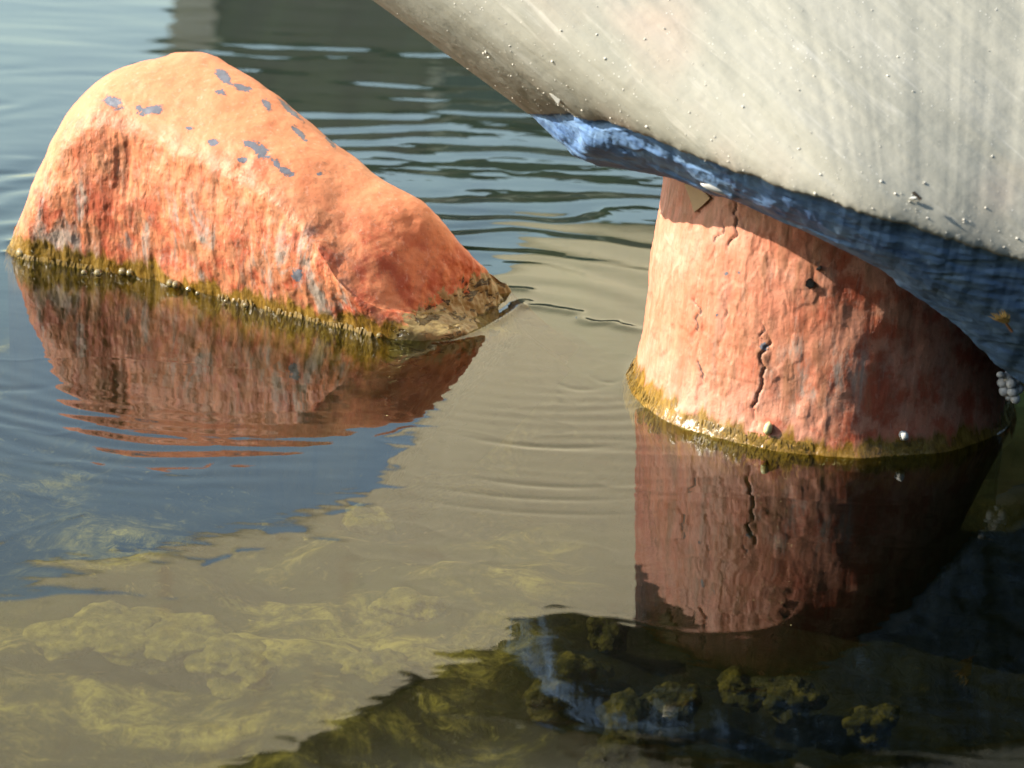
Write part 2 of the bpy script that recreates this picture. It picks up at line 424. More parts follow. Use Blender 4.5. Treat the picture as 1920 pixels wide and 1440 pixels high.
# post
nz, na = 360, 900
zz = np.linspace(-0.16, 0.175, nz)[:, None] * np.ones((1, na)); aa = np.linspace(0, 2 * math.pi, na, endpoint=False)[None, :] * np.ones((nz, 1))
rad = PR + 0.002 - 0.035 * np.clip(zz, -0.02, 1) + 0.006 * np.exp(-np.clip(zz, 0, 1) / 0.010) + 0.32 * np.clip(zz + 0.004, -1, 0)
# cylinder leans a little to the right with height
cx = PC[0] + 0.03 * zz; cy = PC[1] + 0 * zz
nx, ny = np.cos(aa), np.sin(aa)
X, Y, Z = cx + rad * nx, cy + rad * ny, zz
P0 = np.stack([X, Y, Z], -1)
U_, V_ = proj(P0.reshape(-1, 3)); U_ = U_.reshape(X.shape); V_ = V_.reshape(X.shape)
camside = sstep(0.15, -0.1, ny)
streak = fbm(X * 130, Y * 130, Z * 22, 4, 0.55)
rough_ = fbm(X * 230, Y * 230, Z * 160, 3)
litside = 1 - sstep(1480, 1620, U_)
crackm = np.zeros_like(X)
disp = 0.00016 * streak + 0.00018 * rough_ * (0.4 + litside) + 0.0012 * fbm(X * 32, Y * 32, Z * 24, 3)
flk = fbm(X * 60, Y * 60, Z * 42, 3)
disp += 0.0003 * (sstep(0.05, 0.08, flk) - 0.5) * (0.3 + litside) + 0.0002 * sstep(0.2, 0.23, fbm(X * 105 + 7, Y * 105, Z * 60, 3)) * (0.3 + litside)
def crack(u_of_v, v0, v1, width, depth):
    global disp, crackm
    wob = 9 * fbm(Z * 120, Z * 0 + u_of_v(0) * .01, Z * 0, 4, 0.6)
    d = np.abs(U_ - (u_of_v(V_) + wob))
    m_ = np.exp(-(d / width) ** 2) * sstep(v0 - 20, v0 + 15, V_) * (1 - sstep(v1 - 15, v1 + 15, V_)) * camside
    br = (0.25 + 0.75 * sstep(-0.2, 0.15, fbm(Z * 60, Z * 0 + 3, Z * 0 + u_of_v(0) * .02, 2)))
    disp -= depth * m_ * br
    crackm = np.maximum(crackm, m_ * br)
crack(lambda v: 1362 - (v - 560) * 0.11, 380, 745, 2.2, 0.0016)
crack(lambda v: 1340 - (v - 500) * 0.16, 420, 560, 1.8, 0.001)
crack(lambda v: 1428 + (v - 700) * -0.12, 640, 800, 2.4, 0.002)
crack(lambda v: 1300 + (v - 640) * -0.05, 560, 640, 2, 0.001)
crack(lambda v: 1312 + (v - 700) * -0.1, 640, 720, 2.5, 0.0012)
crack(lambda v: 1428 + (v - 560) * -0.06, 480, 640, 2.0, 0.001)
crack(lambda v: 1305 + (v - 370) * 0.1, 345, 400, 2.0, 0.0015)
chip = np.zeros_like(X)
for (cu, cv_, ra, rb) in [(1362,513,7,6),(1386,511,5,3),(1345,590,5,4),(1432,650,10,8)]:
    chip = np.maximum(chip, np.clip(1.1 - np.hypot((U_ - cu) / ra, (V_ - cv_) / rb), 0, 1) * camside)
frontm = np.clip(0.55 + 0.45 * litside, 0, 1)
red = np.clip(0.25 + 0.75 * sstep(1480, 1600, U_) * camside + 0.6 * sstep(720, 780, V_) * sstep(1380, 1450, U_), 0, 1)  # redder and darker toward the right: shade painted into the post's colour
stain = np.clip(np.exp(-(((U_ - 1450) / 90) ** 2 + ((V_ - 640) / 110) ** 2)) + 1.0 * np.exp(-(((U_ - 1560) / 160) ** 2 + ((V_ - 700) / 70) ** 2)) + 0.8 * np.exp(-(((U_ - 1360) / 80) ** 2 + ((V_ - 740) / 40) ** 2)), 0, 1) * camside
mossy = np.clip(1.4 * np.exp(-((U_ - 1190) / 90) ** 2), 0, 1)
nrm2 = np.stack([nx, ny, np.full_like(nx, 0.09)], -1)
P1 = P0 + nrm2 * disp[..., None]
post_pts, post_n = P1, nrm2
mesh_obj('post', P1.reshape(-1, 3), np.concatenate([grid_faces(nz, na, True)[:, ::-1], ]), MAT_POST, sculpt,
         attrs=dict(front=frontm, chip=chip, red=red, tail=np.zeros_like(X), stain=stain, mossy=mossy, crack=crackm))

# hull sections, from the bow corner to the right and out of the picture
BT = [(990,210,1.610),(1060,218,1.568),(1130,228,1.538),(1250,270,1.502),(1400,328,1.470),(1590,386,1.444),(1750,440,1.438),(1920,492,1.438),(2200,600,1.425),(2700,790,1.345),(3300,1000,1.315),(4000,1250,1.28)]
LL = [(990,211,1.611),(1052,270,1.604),(1095,302,1.598),(1250,329,1.580),(1375,376,1.535),(1500,426,1.507),(1610,482,1.495),(1705,545,1.497),(1800,612,1.505),(1870,682,1.52),(1925,722,1.53),(2150,870,1.53),(2600,1120,1.51),(3300,1420,1.46),(4100,1700,1.40)]
UU = [(285,-302,1.615),(420,-310,1.615),(600,-320,1.615),(850,-330,1.615),(1150,-330,1.615),(1450,-330,1.612),(1750,-330,1.61),(2000,-330,1.605),(2300,-330,1.595),(2850,-330,1.57),(3500,-330,1.54),(4200,-330,1.51)]
ns = 760
bt = catmull(np.array([at(u, v, y) for u, v, y in BT]), ns)
ll = catmull(np.array([at(u, v, y) for u, v, y in LL]), ns)
# re-space the lower edge so both edges share the same x
xs = bt[:, 0]
o_ = np.argsort(ll[:, 0]); ll = np.stack([xs, np.interp(xs, ll[o_, 0], ll[o_, 1]), np.interp(xs, ll[o_, 0], ll[o_, 2])], -1)
ll[0] = bt[0] + np.array((0, 0.001, -0.001))
up = catmull(np.array([at(u, v, y) for u, v, y in UU]), ns)
s = np.linspace(0, 1, ns)[:, None]
wob = 0.0011 * fbm(xs * 90, xs * 0, xs * 0, 4)[:, None]
bt = bt + wob * np.array((0, 0.3, 1))
nt = 330
t_ = np.linspace(0, 1, nt)[None, :, None]
top = bt[:, None] * (1 - t_) + up[:, None] * t_
bul = (np.sin(math.pi * np.clip(t_, 0, 1) ** 0.6) * (1 - np.exp(-s / 0.05))[:, None]) * 0.016
top = top + bul * np.array((-0.1, -1.0, 0.2))
X, Y, Z = top[..., 0], top[..., 1], top[..., 2]
Nt = grid_normals(top)
if Nt[200, 100, 1] > 0: Nt = -Nt
along = (X * 0.82 - Z * 0.57); across = (X * 0.57 + Z * 0.82)
dtop = 0.0007 * fbm(along * 10, across * 70, Y * 0, 4) + 0.00012 * fbm(X * 120, Y * 120, Z * 120, 4) + 0.0005 * np.exp(-t_[..., 0] / 0.012) * (0.6 + fbm(X * 160, Y * 160, Z * 160, 3))
dtop *= np.clip(s * 30, 0, 1)
top = top + Nt * dtop[..., None]
# lip turned under at the lower edge
lip = top[:, :1] + np.array((0, 0.004, -0.0008))[None, None] * np.clip(s * 20, 0, 1)[:, None]
# rounded over the top and down the far side
back = np.stack([top[:, -1] + np.array((0.0, 0.03, 0.02)), top[:, -1] + s ** 2 * np.array((0.05, 0.22, 0.02)) + np.array((0, 0.031, 0.0)), ll + s ** 2 * np.array((0.0, 0.30, 0.10)) + (1 - s) * np.array((0, 0.006, 0.0))], 1)
hullg = np.concatenate([lip, top, back], 1)
al = np.concatenate([along[:, :1], along, along[:, -1:], along[:, -1:], along[:, -1:]], 1); ac = np.concatenate([across[:, :1], across, across[:, -1:], across[:, -1:], across[:, -1:]], 1)
mesh_obj('hull', hullg.reshape(-1, 3), grid_faces(ns, hullg.shape[1]), MAT_HULL, sculpt, attrs=dict(along=al, across=ac))
hull_top = top; hull_n = Nt
# blue underside from just behind the cream edge down to the post and back
nb = 150
t_ = np.linspace(0, 1, nb)[None, :, None]
bt2 = bt + np.array((0, 0.0035, 0.0004)) * np.clip(s * 20, 0, 1)
blue = bt2[:, None] * (1 - t_) + ll[:, None] * t_
sag = np.sin(math.pi * t_) * np.clip(s * 4, 0, 1)[:, None]
blue = blue + sag * np.array((0, -0.004, -0.006))
X, Y, Z = blue[..., 0], blue[..., 1], blue[..., 2]
Nb = grid_normals(blue)
if Nb[300, 70, 2] > 0: Nb = -Nb
db = 0.0014 * fbm(X * 40, Y * 90, Z * 110, 4, 0.5) + 0.0004 * fbm(X * 200, Y * 200, Z * 200, 3)
db += 0.003 * (sstep(0.0, 0.3, fbm(X * 16, Y * 40, Z * 70, 2)) - 0.5) * np.clip(s * 5, 0, 1)
Ub, Vb = proj(blue.reshape(-1, 3)); Ub = Ub.reshape(X.shape); Vb = Vb.reshape(X.shape)
db += 0.007 * np.exp(-(((Ub - 1115) / 38) ** 2 + ((Vb - 265) / 26) ** 2)) - 0.005 * np.exp(-(((Ub - 1078) / 12) ** 2 + ((Vb - 262) / 18) ** 2)) - 0.004 * np.exp(-(((Ub - 1120) / 30) ** 2 + ((Vb - 232) / 6) ** 2))
db *= 0.4; db += 0.0003 * fbm(X * 130, Y * 260, Z * 260, 3) * np.clip(s * 8, 0, 1); db *= np.clip(s * 25, 0, 1) * np.clip(t_[..., 0] * 18, 0, 1)
blue = blue + Nb * db[..., None]
rear = np.stack([blue[:, -1] + np.array((0, 0.012, -0.001)), ll + s ** 2 * np.array((0.0, 0.295, 0.09)) + (1 - s) * np.array((0, 0.005, 0.0))], 1)
blueg = np.concatenate([blue, rear], 1)
mesh_obj('blue_underside', blueg.reshape(-1, 3), grid_faces(ns, blueg.shape[1]), MAT_BLUE, sculpt)

# raised flank of the sculpture that climbs up and away to the left (seen as the beige reflection)
nfl = np.array((-0.88, -0.475)); P0 = np.array((0.109, 2.10))
fl = []
for (u, v) in [(1900,560),(1500,470),(1250,430),(1050,440),(960,480),(890,600),(850,700),(740,850),(640,940),(300,1040),(0,1110),(-250,1170)]:
    d = ray(u, v); k = ((P0 * nfl).sum()) / (d[0] * nfl[0] + d[1] * nfl[1])
    fl.append((d[0] * k, d[1] * k, max(-0.03, -d[2] * k - CAM_H)))
fp = catmull(np.array(fl), 160)
base = fp[:, :2]
tt = np.linspace(0, 1, 60)[None, :]
zf = fp[:, 2:3] * (1 - tt) + (fp[:, 2:3] * 0.5 + 1.3) * tt
bulge = 0.05 * np.sin(math.pi * np.clip(tt, 0, 1)) 
FLf = np.stack([base[:, :1] + nfl[0] * bulge, base[:, 1:] + nfl[1] * bulge, zf], -1)
FLb = FLf[:, ::-1] + np.array((0.05, 0.04, 0.0))
FLg = np.concatenate([FLf, FLb], 1)
mesh_obj('raised_flank', FLg.reshape(-1, 3), grid_faces(160, 120, True), hull_material(True), sculpt,
         attrs=dict(along=FLg[..., 0] * 2, across=FLg[..., 2]))

# ------------------------------------------------------------------ setting: water, bed, bank, far building
def axis(lo, a, b, hi, fine_step, grow=1.12):
    mid = np.arange(a, b, fine_step); left = []; right = []
    st, x = fine_step, a
    while x > lo: st *= grow; x -= st; left.append(x)
    st, x = fine_step, mid[-1]
    while x < hi: st *= grow; x += st; right.append(x)
    return np.concatenate([np.array(left[::-1]), mid, np.array(right)])
gx = axis(-30, -0.36, 0.36, 30, 0.0016, 1.05); gy = axis(-4, 1.12, 2.10, 14, 0.0018, 1.012)
GX, GY = np.meshgrid(gx, gy, indexing='ij')
S1 = gnd(1040, 615)
def water_height(x, y):
    r = np.hypot(x - S1[0], (y - S1[1]))
    n1 = fbm(x * 5, y * 5, x * 0, 3)
    n2 = fbm(x * 9 + 4, y * 16, x * 0 + 1, 3)
    ph = 2 * math.pi * (r / 0.05) + 5.0 * n1 + 1.6 * n2
    behind = sstep(-0.02, 0.14, y - S1[1])
    h = 0.00042 * np.sin(ph) * behind * np.exp(-((r - 0.36) / 0.30) ** 2) * np.clip(0.75 + 0.7 * n1 + 0.8 * n2, 0.05, 2)
    # short capillary ripples on the near side of the gap
    ph2 = 2 * math.pi * (r / 0.0175) + 4.0 * n1 + 1.5 * n2
    near = sstep(0.05, -0.05, y - S1[1])
    h += 0.00007 * np.sin(ph2) * near * np.clip(0.5 + 1.2 * n2, 0, 1.6) * np.exp(-((r - 0.20) / 0.10) ** 2) * sstep(-0.12, 0.03, x - S1[0])
    S2 = gnd(470, 600); r2 = np.hypot(x - S2[0], y - S2[1])
    h += 0.00010 * np.sin(2 * math.pi * r2 / 0.0165 + 5 * n1 + n2) * near * np.exp(-((r2 - 0.235) / 0.06) ** 2) * sstep(0.10, -0.05, x - S2[0])
    # slow swell, wind ruffle farther out
    far = sstep(1.9, 2.6, y)
    h += 0.00055 * fbm(x * 4, y * 7, x * 0 + 2, 2) * (0.35 + 0.65 * far)
    h += 0.00022 * fbm(x * 9, y * 30, x * 0 + 5, 3) * (0.05 + 0.95 * far)
    h += 0.00010 * fbm(x * 14, y * 55, x * 0 + 6, 2) * far
    h += 0.0006 * fbm(x * 1.6, y * 4.0, x * 0 + 8, 2) * far
    h += 0.000022 * fbm(x * 35, y * 80, x * 0 + 3, 3) * (1 - far)
    rd = 1 - np.abs(fbm(x * 11, y * 17, x * 0 + 12, 3)) * 2.2
    h += 0.00010 * np.clip(rd, 0, 1) ** 6 * (1 - far) * sstep(1.75, 1.6, y)
    # kinks in the film of water over the toe between mound and post
    P, Q = gnd(985, 570), gnd(1195, 622)
    d = (Q - P)[:2]; L = np.linalg.norm(d); d /= L
    sx = (x - P[0]) * d[0] + (y - P[1]) * d[1]; sy = -(x - P[0]) * d[1] + (y - P[1]) * d[0]
    wig = 0.006 * fbm(sx * 60, sx * 0, sx * 0, 2)
    h += 0.0011 * np.exp(-((sy - wig) / 0.006) ** 2) * sstep(-0.01, 0.012, sx) * sstep(L + 0.01, L - 0.012, sx)
    for (u, v, su, sv, amp) in [(1020, 838, 0.034, 0.0035, -0.00045), (1090, 731, 0.012, 0.004, -0.00025), (1140, 717, 0.008, 0.003, -0.0002), (1030, 912, 0.036, 0.003, -0.00028), (1000, 935, 0.045, 0.003, -0.00025), (1010, 962, 0.05, 0.0028, -0.0002), (10, 730, 0.02, 0.006, -0.0003)]:
        c = gnd(u, v); h += amp * np.exp(-((x - c[0]) / su) ** 2 - ((y - c[1] + 0.006 * ((x - c[0]) / su) ** 2 * -1) / sv) ** 2)
    return h
H = water_height(GX, GY)
# meniscus where the water climbs the painted forms
def meniscus(pts, amp, lam):
    global H
    sel = np.argwhere((GX > pts[:, 0].min() - 0.03) & (GX < pts[:, 0].max() + 0.03) & (GY > pts[:, 1].min() - 0.03) & (GY < pts[:, 1].max() + 0.03))
    x = GX[sel[:, 0], sel[:, 1]]; y = GY[sel[:, 0], sel[:, 1]]
    out = np.full(len(x), 9.0)
    for k in range(0, len(x), 20000):
        out[k:k + 20000] = np.sqrt(((x[k:k + 20000, None] - pts[None, :, 0]) ** 2 + (y[k:k + 20000, None] - pts[None, :, 1]) ** 2).min(1))
    H[sel[:, 0], sel[:, 1]] += amp * np.exp(-out / lam)
ang = np.linspace(0, 2 * math.pi, 500)
WL_POST = np.stack([PC[0] + (PR + 0.006) * np.cos(ang), PC[1] + (PR + 0.006) * np.sin(ang), 0 * ang], -1)
meniscus(WL_MOUND[::2], 0.0018, 0.003); meniscus(WL_POST, 0.0014, 0.003)
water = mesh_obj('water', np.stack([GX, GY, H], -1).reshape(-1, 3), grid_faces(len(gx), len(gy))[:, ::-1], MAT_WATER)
tag(water, 'still pond water with fine ripples reflecting the sky and the painted forms', 'water', kind='structure')

bx = axis(-40, -0.5, 0.5, 40, 0.008, 1.15); by = axis(-6, 1.0, 2.3, 20, 0.008, 1.12)
BX, BY = np.meshgrid(bx, by, indexing='ij')
BZ = -0.115 + 0.018 * fbm(BX * 9, BY * 9, BX * 0, 4) - 0.25 * sstep(1.95, 2.9, BY) - 0.02 * sstep(0.05, 0.3, BX)
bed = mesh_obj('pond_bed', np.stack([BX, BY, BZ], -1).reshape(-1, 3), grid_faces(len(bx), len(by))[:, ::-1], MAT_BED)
tag(bed, 'dark silty pond bed under shallow water', 'pond bed', kind='structure')
MAT_BANK = plain('bank grass', (0.05, 0.06, 0.025), 0.9, 0.4, 3.0)
bank = mesh_obj('ground', [(-300, 13.5, 0.0), (300, 13.5, 0.0), (300, 400, 0.3), (-300, 400, 0.3), (-300, 13.0, -0.6), (300, 13.0, -0.6)], [(0, 1, 2, 3), (4, 5, 1, 0)], MAT_BANK, smooth=False)
tag(bank, 'grassy ground beyond the far edge of the pond', 'ground', kind='structure')

def boxm(x0, x1, y0, y1, z0, z1):
    v = [(x0, y0, z0), (x1, y0, z0), (x1, y1, z0), (x0, y1, z0), (x0, y0, z1), (x1, y0, z1), (x1, y1, z1), (x0, y1, z1)]
    return v, [(0, 3, 2, 1), (4, 5, 6, 7), (0, 1, 5, 4), (1, 2, 6, 5), (2, 3, 7, 6), (3, 0, 4, 7)]
MAT_BROWN = plain('dark brown cladding', (0.15, 0.11, 0.09), 0.8, 0.3, 2.0)
MAT_TRIM = plain('pale corner trim', (0.45, 0.40, 0.33), 0.7)
MAT_ROOF = plain('dark roof', (0.05, 0.05, 0.055), 0.8)
MAT_GLASS = plain('dark window glass', (0.02, 0.025, 0.03), 0.1)
house = empty('brown_building', (2.0, 17, 0))
tag(house, 'dark brown building beyond the pond, mirrored in the water behind the hull', 'building')
def part(name, b, mat, par): return mesh_obj(name, b[0], b[1], mat, par, smooth=False)
part('wall', boxm(-1.75, 9, 16, 24, 0.0, 3.3), MAT_BROWN, house)
part('corner_post', boxm(-2.0, -1.753, 15.9, 16.2, 0.0, 3.38), MAT_TRIM, house)
rv = [(-2.2, 15.6, 3.45), (9.3, 15.6, 3.45), (9.3, 24.3, 3.45), (-2.2, 24.3, 3.45), (-2.2, 20, 4.3), (9.3, 20, 4.3), (-2.2, 15.6, 3.42), (9.3, 15.6, 3.42), (9.3, 24.3, 3.42), (-2.2, 24.3, 3.42)]
mesh_obj('roof', rv, [(0, 1, 5, 4), (2, 3, 4, 5), (1, 2, 5), (3, 0, 4), (6, 9, 8, 7)], MAT_ROOF, house, smooth=False)
for wx in (0.0, 2.4, 4.8, 7.0):
    for wz in (0.5, 1.95):
        w = part('window', boxm(wx - 0.55, wx + 0.55, 15.94, 15.998, wz, wz + 1.1), MAT_TRIM, house)
        part('pane', boxm(wx - 0.48, wx + 0.48, 15.92, 15.938, wz + 0.07, wz + 1.03), MAT_GLASS, w)

# unseen hedges added behind and right of the viewer to dim the fill light
tH = NT('hedge leaves')
tH.principled(tH.ramp(tH.noise(30, 3), [(0.3, (0.015, 0.03, 0.008)), (0.7, (0.06, 0.09, 0.03))]), 0.7)
def added_hedge(x0, x1, y0, y1, hgt, label, n=5000):
    e = empty('added_hedge', ((x0 + x1) / 2, (y0 + y1) / 2, 0)); tag(e, label, 'added_hedge')
    b = boxm(x0 + .15, x1 - .15, y0 + .15, y1 - .15, -0.3, hgt - .15); mesh_obj('branches', b[0], b[1], plain('hedge core', (0.015, 0.018, 0.008), 0.9), e, smooth=False)
    c = np.stack([rng.uniform(x0, x1, n), rng.uniform(y0, y1, n), rng.uniform(0.0, hgt, n)], -1)
    a = rng.normal(size=(n, 3)) * 0.05; b2 = rng.normal(size=(n, 3)) * 0.05
    V = np.stack([c - a, c + b2, c + a, c - b2], 1).reshape(-1, 3)
    o = mesh_obj('leaves', V, np.arange(4 * n).reshape(-1, 4), tH.mat, e, smooth=False); o['kind'] = 'stuff'
added_hedge(-4.0, 6.0, -3.0, -1.2, 2.0, 'unseen leafy block added behind the viewer to dim the sky light', 16000)
added_hedge(2.2, 3.8, -1.0, 6.0, 1.6, 'unseen leafy block added at the right to dim the sky light', 12000)

# ------------------------------------------------------------------ algae fringes (uncountable strands)
def fringe(name, pts, nrms, parent, n, zlo, zhi, mat, wfun=None):
    """short wet strands lying on a painted surface near the waterline"""
    sel = np.argwhere((pts[..., 2] > zlo) & (pts[..., 2] < zhi) & (nrms[..., 1] < 0.35))
    pick = sel[rng.integers(0, len(sel), n)]
    V, Fc = [], []
    for a, b in pick:
        p = pts[a, b]; q = nrms[a, b]
        if wfun and rng.random() > wfun(p): continue
        if rng.random() > 0.5 + 1.4 * float(vnoise(np.array(p[0] * 45), np.array(p[1] * 45), np.array(3.0))): continue
        ln = rng.uniform(0.003, 0.009); wd = rng.uniform(0.0003, 0.0008)
        side = np.cross(q, (0, 0, 1)); side = side / (np.linalg.norm(side) + 1e-9)
        down = np.array((0, 0, -1.0)) + q * 0.12 + side * rng.normal(0, 0.25)
        out = q * rng.uniform(0.0003, 0.0014)
        i = len(V)
        V += [p + out * 0.3 - side * wd, p + out * 0.3 + side * wd, p + out + down * ln * 0.5 + side * wd, p + out + down * ln * 0.5 - side * wd, p + out * 0.7 + down * ln]
        Fc += [(i, i + 1, i + 2, i + 3), (i + 3, i + 2, i + 4)]
    o = mesh_obj(name, V, Fc, mat, parent)
    o['kind'] = 'stuff'; return o
tA = NT('wet algae')
ca = tA.ramp(tA.noise(260, 4, 0.7), [(0.3, (0.06, 0.036, 0.003)), (0.5, (0.18, 0.105, 0.010)), (0.72, (0.32, 0.20, 0.035))])
tA.principled(ca, 0.4, None, 0.5)
fringe('algae_fringe', mound_front, mound_N, mound, 4200, -0.006, 0.005, tA.mat, lambda p: 1.0 if proj(p)[0] < 700 else 0.0)
fringe('algae_fringe', post_pts, post_n, sculpt, 4200, -0.006, 0.008, tA.mat)

# ------------------------------------------------------------------ pale crumbs stuck to the hull (too many and small to count)
def crumbs(n, parent):
    V, Fc = [], []
    for k in range(n):
        if k % 3 == 0:
            a = rng.integers(4, int(ns * 0.7)); b = int(abs(rng.normal(0, 25)))
        else:
            a = rng.integers(4, int(ns * 0.75)); b = rng.integers(0, nt - 60)
        b = min(b, nt - 1)
        p = hull_top[a, b]; sz = min(0.0007, 0.00020 * math.exp(rng.normal(0, 0.65)))
        i = len(V)
        rot = rng.normal(size=(3,)); rot /= np.linalg.norm(rot)
        v = ICO1[0] * np.array((rng.uniform(.7, 1.6), rng.uniform(.6, 1), rng.uniform(.6, 1.1))) * (1 + 0.3 * rng.normal(size=(len(ICO1[0]), 1))) * sz
        M = np.array(Matrix.Rotation(rng.uniform(0, 6.28), 3, Vector(rot)))
        V += list(v @ M.T + p + hull_n[a, b] * sz * 0.3)
        Fc += [tuple(i + q for q in f) for f in ICO1[1]]
    o = mesh_obj('crumbs', V, Fc, plain('pale crumbs', (0.72, 0.69, 0.60), 0.5), parent)
    o['kind'] = 'stuff'
crumbs(700, sculpt)

def nearest(pts, u, v, mask=None):
    U, Vv = proj(pts.reshape(-1, 3)); d = (U - u) ** 2 + (Vv - v) ** 2
    if mask is not None: d = np.where(mask.ravel(), d, 1e12)
    return np.unravel_index(np.argmin(d), pts.shape[:2])

# ------------------------------------------------------------------ bubbles along the mound's waterline
tB = NT('bubble film')
frb = tB.t.nodes.new('ShaderNodeFresnel'); frb.inputs[0].default_value = 1.6
trb = tB.t.nodes.new('ShaderNodeBsdfTransparent'); trb.inputs[0].default_value = (0.93, 0.88, 0.70, 1)
glb = tB.t.nodes.new('ShaderNodeBsdfGlossy'); glb.inputs['Roughness'].default_value = 0.06
dfb = tB.t.nodes.new('ShaderNodeBsdfDiffuse'); dfb.inputs[0].default_value = (0.55, 0.43, 0.18, 1)
m1 = tB.t.nodes.new('ShaderNodeMixShader'); m1.inputs[0].default_value = 0.35
tB.t.links.new(trb.outputs[0], m1.inputs[1]); tB.t.links.new(dfb.outputs[0], m1.inputs[2])
m2 = tB.t.nodes.new('ShaderNodeMixShader')
tB.t.links.new(tB.math('ADD', frb.outputs[0], 0.06), m2.inputs[0]); tB.t.links.new(m1.outputs[0], m2.inputs[1]); tB.t.links.new(glb.outputs[0], m2.inputs[2])
tB.t.links.new(m2.outputs[0], tB.out.inputs[0])
bub_me = bpy.data.meshes.new('bubble')
bub_me.from_pydata(ICO3[0].tolist(), [], ICO3[1]); bub_me.polygons.foreach_set('use_smooth', [True] * len(bub_me.polygons)); bub_me.materials.append(tB.mat)
big = [(92,468,9),(92,478,10),(132,489,8),(44,477,14),(58,476,10),(160,510,7),(186,512,9),(232,510,11),(246,512,10),(252,508,9),(322,532,10),(332,534,9),(355,541,9),(405,540,4),(372,548,6),(425,562,6),(462,571,6),(523,575,8),(538,583,6),(555,583,5),(575,590,5),(590,593,5),(655,600,9),(672,603,8),(680,606,6),(712,628,8)]
for k, (u, v, rp) in enumerate(big):
    g = gnd(u, v + 5); d_ = np.linalg.norm(g - CO)
    rr = rp * d_ / F
    o = bpy.data.objects.new('bubble', bub_me)
    rr *= 0.6 + 0.5 * rng.random(); o.location = (g[0], g[1] - 0.004, rr * 0.55 + 0.0015); o.scale = (rr, rr, rr * 0.92)
    COL.objects.link(o)
    tag(o, 'small golden air bubble at the waterline along the foot of the rounded orange mound', 'bubble', "bubbles along the mound's waterline")

# ------------------------------------------------------------------ small odd things
MAT_WHITE = plain('white pellet', (0.78, 0.77, 0.70), 0.35, 0.1)
def lump(name, p, r, mat, seed, label, cat, amp=0.25, sc=(1, 1, 1)):
    v = ICO2[0] * (1 + amp * fbm(ICO2[0][:, 0] * 1.7 + seed, ICO2[0][:, 1] * 1.7, ICO2[0][:, 2] * 1.7, 2)[:, None]) * np.array(sc) * r
    o = mesh_obj(name, v, ICO2[1], mat); o.location = [float(c) for c in p]; tag(o, label, cat); return o
camside_mask = post_n[..., 1] < 0.1
i, j = nearest(post_pts, 1690, 816, camside_mask); p = post_pts[i, j] + post_n[i, j] * 0.002
lump('white_pellet', p, 0.0030, MAT_WHITE, 1.0, 'white pellet stuck in the shaded algae at the front of the orange post', 'pellet')
i, j = nearest(post_pts, 1443, 802, camside_mask); p = post_pts[i, j] + post_n[i, j] * 0.002
lump('white_pellet', p, 0.0029, plain('pale yellow pellet', (0.70, 0.70, 0.35), 0.35), 4.0, 'yellowish white pellet in the algae below the dark crack of the post', 'pellet', sc=(0.8, 0.8, 1.35))
# egg cluster hanging where the blue hull meets the dark right side of the post
ec = at(1890, 722, 1.535)
eggs = empty('egg_cluster', ec + np.array((0, 0, -0.01)))
tag(eggs, 'clump of greyish white round eggs below the blue hull edge, right of the orange post', 'egg cluster')
MAT_EGG = plain('egg white', (0.62, 0.61, 0.60), 0.4, 0.08)
for k, (du, dv, rp) in enumerate([(1876, 703, 11), (1890, 706, 11), (1880, 718, 13), (1896, 720, 13), (1908, 714, 11), (1884, 732, 12), (1899, 735, 13), (1911, 729, 12), (1892, 745, 11), (1904, 748, 10)]):
    g = at(du, dv, 1.532 + 0.003 * (k % 3))
    mesh_obj('egg', ICO2[0] * np.array((1, 1, 0.9 + 0.2 * (k % 2))) * (rp * (0.7 + 0.25 * ((k * 7) % 4) / 3)) * 1.6 / F + g, ICO2[1], MAT_EGG, eggs)
# dry seed head caught on the blue underside
i, j = nearest(blue, 1868, 592); p = blue[i, j] + Nb[i, j] * 0.002
seed = empty('seed_head', p)
tag(seed, 'dry golden seed head caught on the blue underside near the right edge', 'seed head')
MAT_STRAW = plain('straw', (0.60, 0.36, 0.10), 0.6, 0.25)
tip = at(1898, 622, p[1] - 0.004)
for k in range(9):
    a = at(1855 + 5.2 * k - 4, 578 + abs(k - 5) * 2.2 + rng.uniform(-4, 4), p[1] - 0.004 + rng.uniform(-0.003, 0.003)); b_ = at(1884 + k * 0.8, 606, p[1] - 0.005)
    sd_ = np.array((0.0007, 0, 0.0003)); md = (a + b_) / 2 + np.array((0, -0.001, 0))
    mesh_obj('bristle', [a, md - sd_, b_ - sd_ * .7, b_ + sd_ * .7, md + sd_, md + np.array((0, -0.0008, 0))], [(0, 1, 5), (0, 5, 4), (1, 2, 5), (5, 2, 3), (4, 5, 3)], MAT_STRAW, seed, smooth=False)
a = at(1886, 606, p[1] - 0.005); sd_ = np.array((0.0006, 0, 0.0004)); od = np.array((0, -0.0009, 0))
mesh_obj('stalk', [a - sd_, a + sd_, a + od, tip - sd_, tip + sd_, tip + od], [(0, 1, 4, 3), (1, 2, 5, 4), (2, 0, 3, 5), (3, 4, 5), (0, 2, 1)], plain('stalk', (0.25, 0.11, 0.04), 0.6), seed, smooth=False)
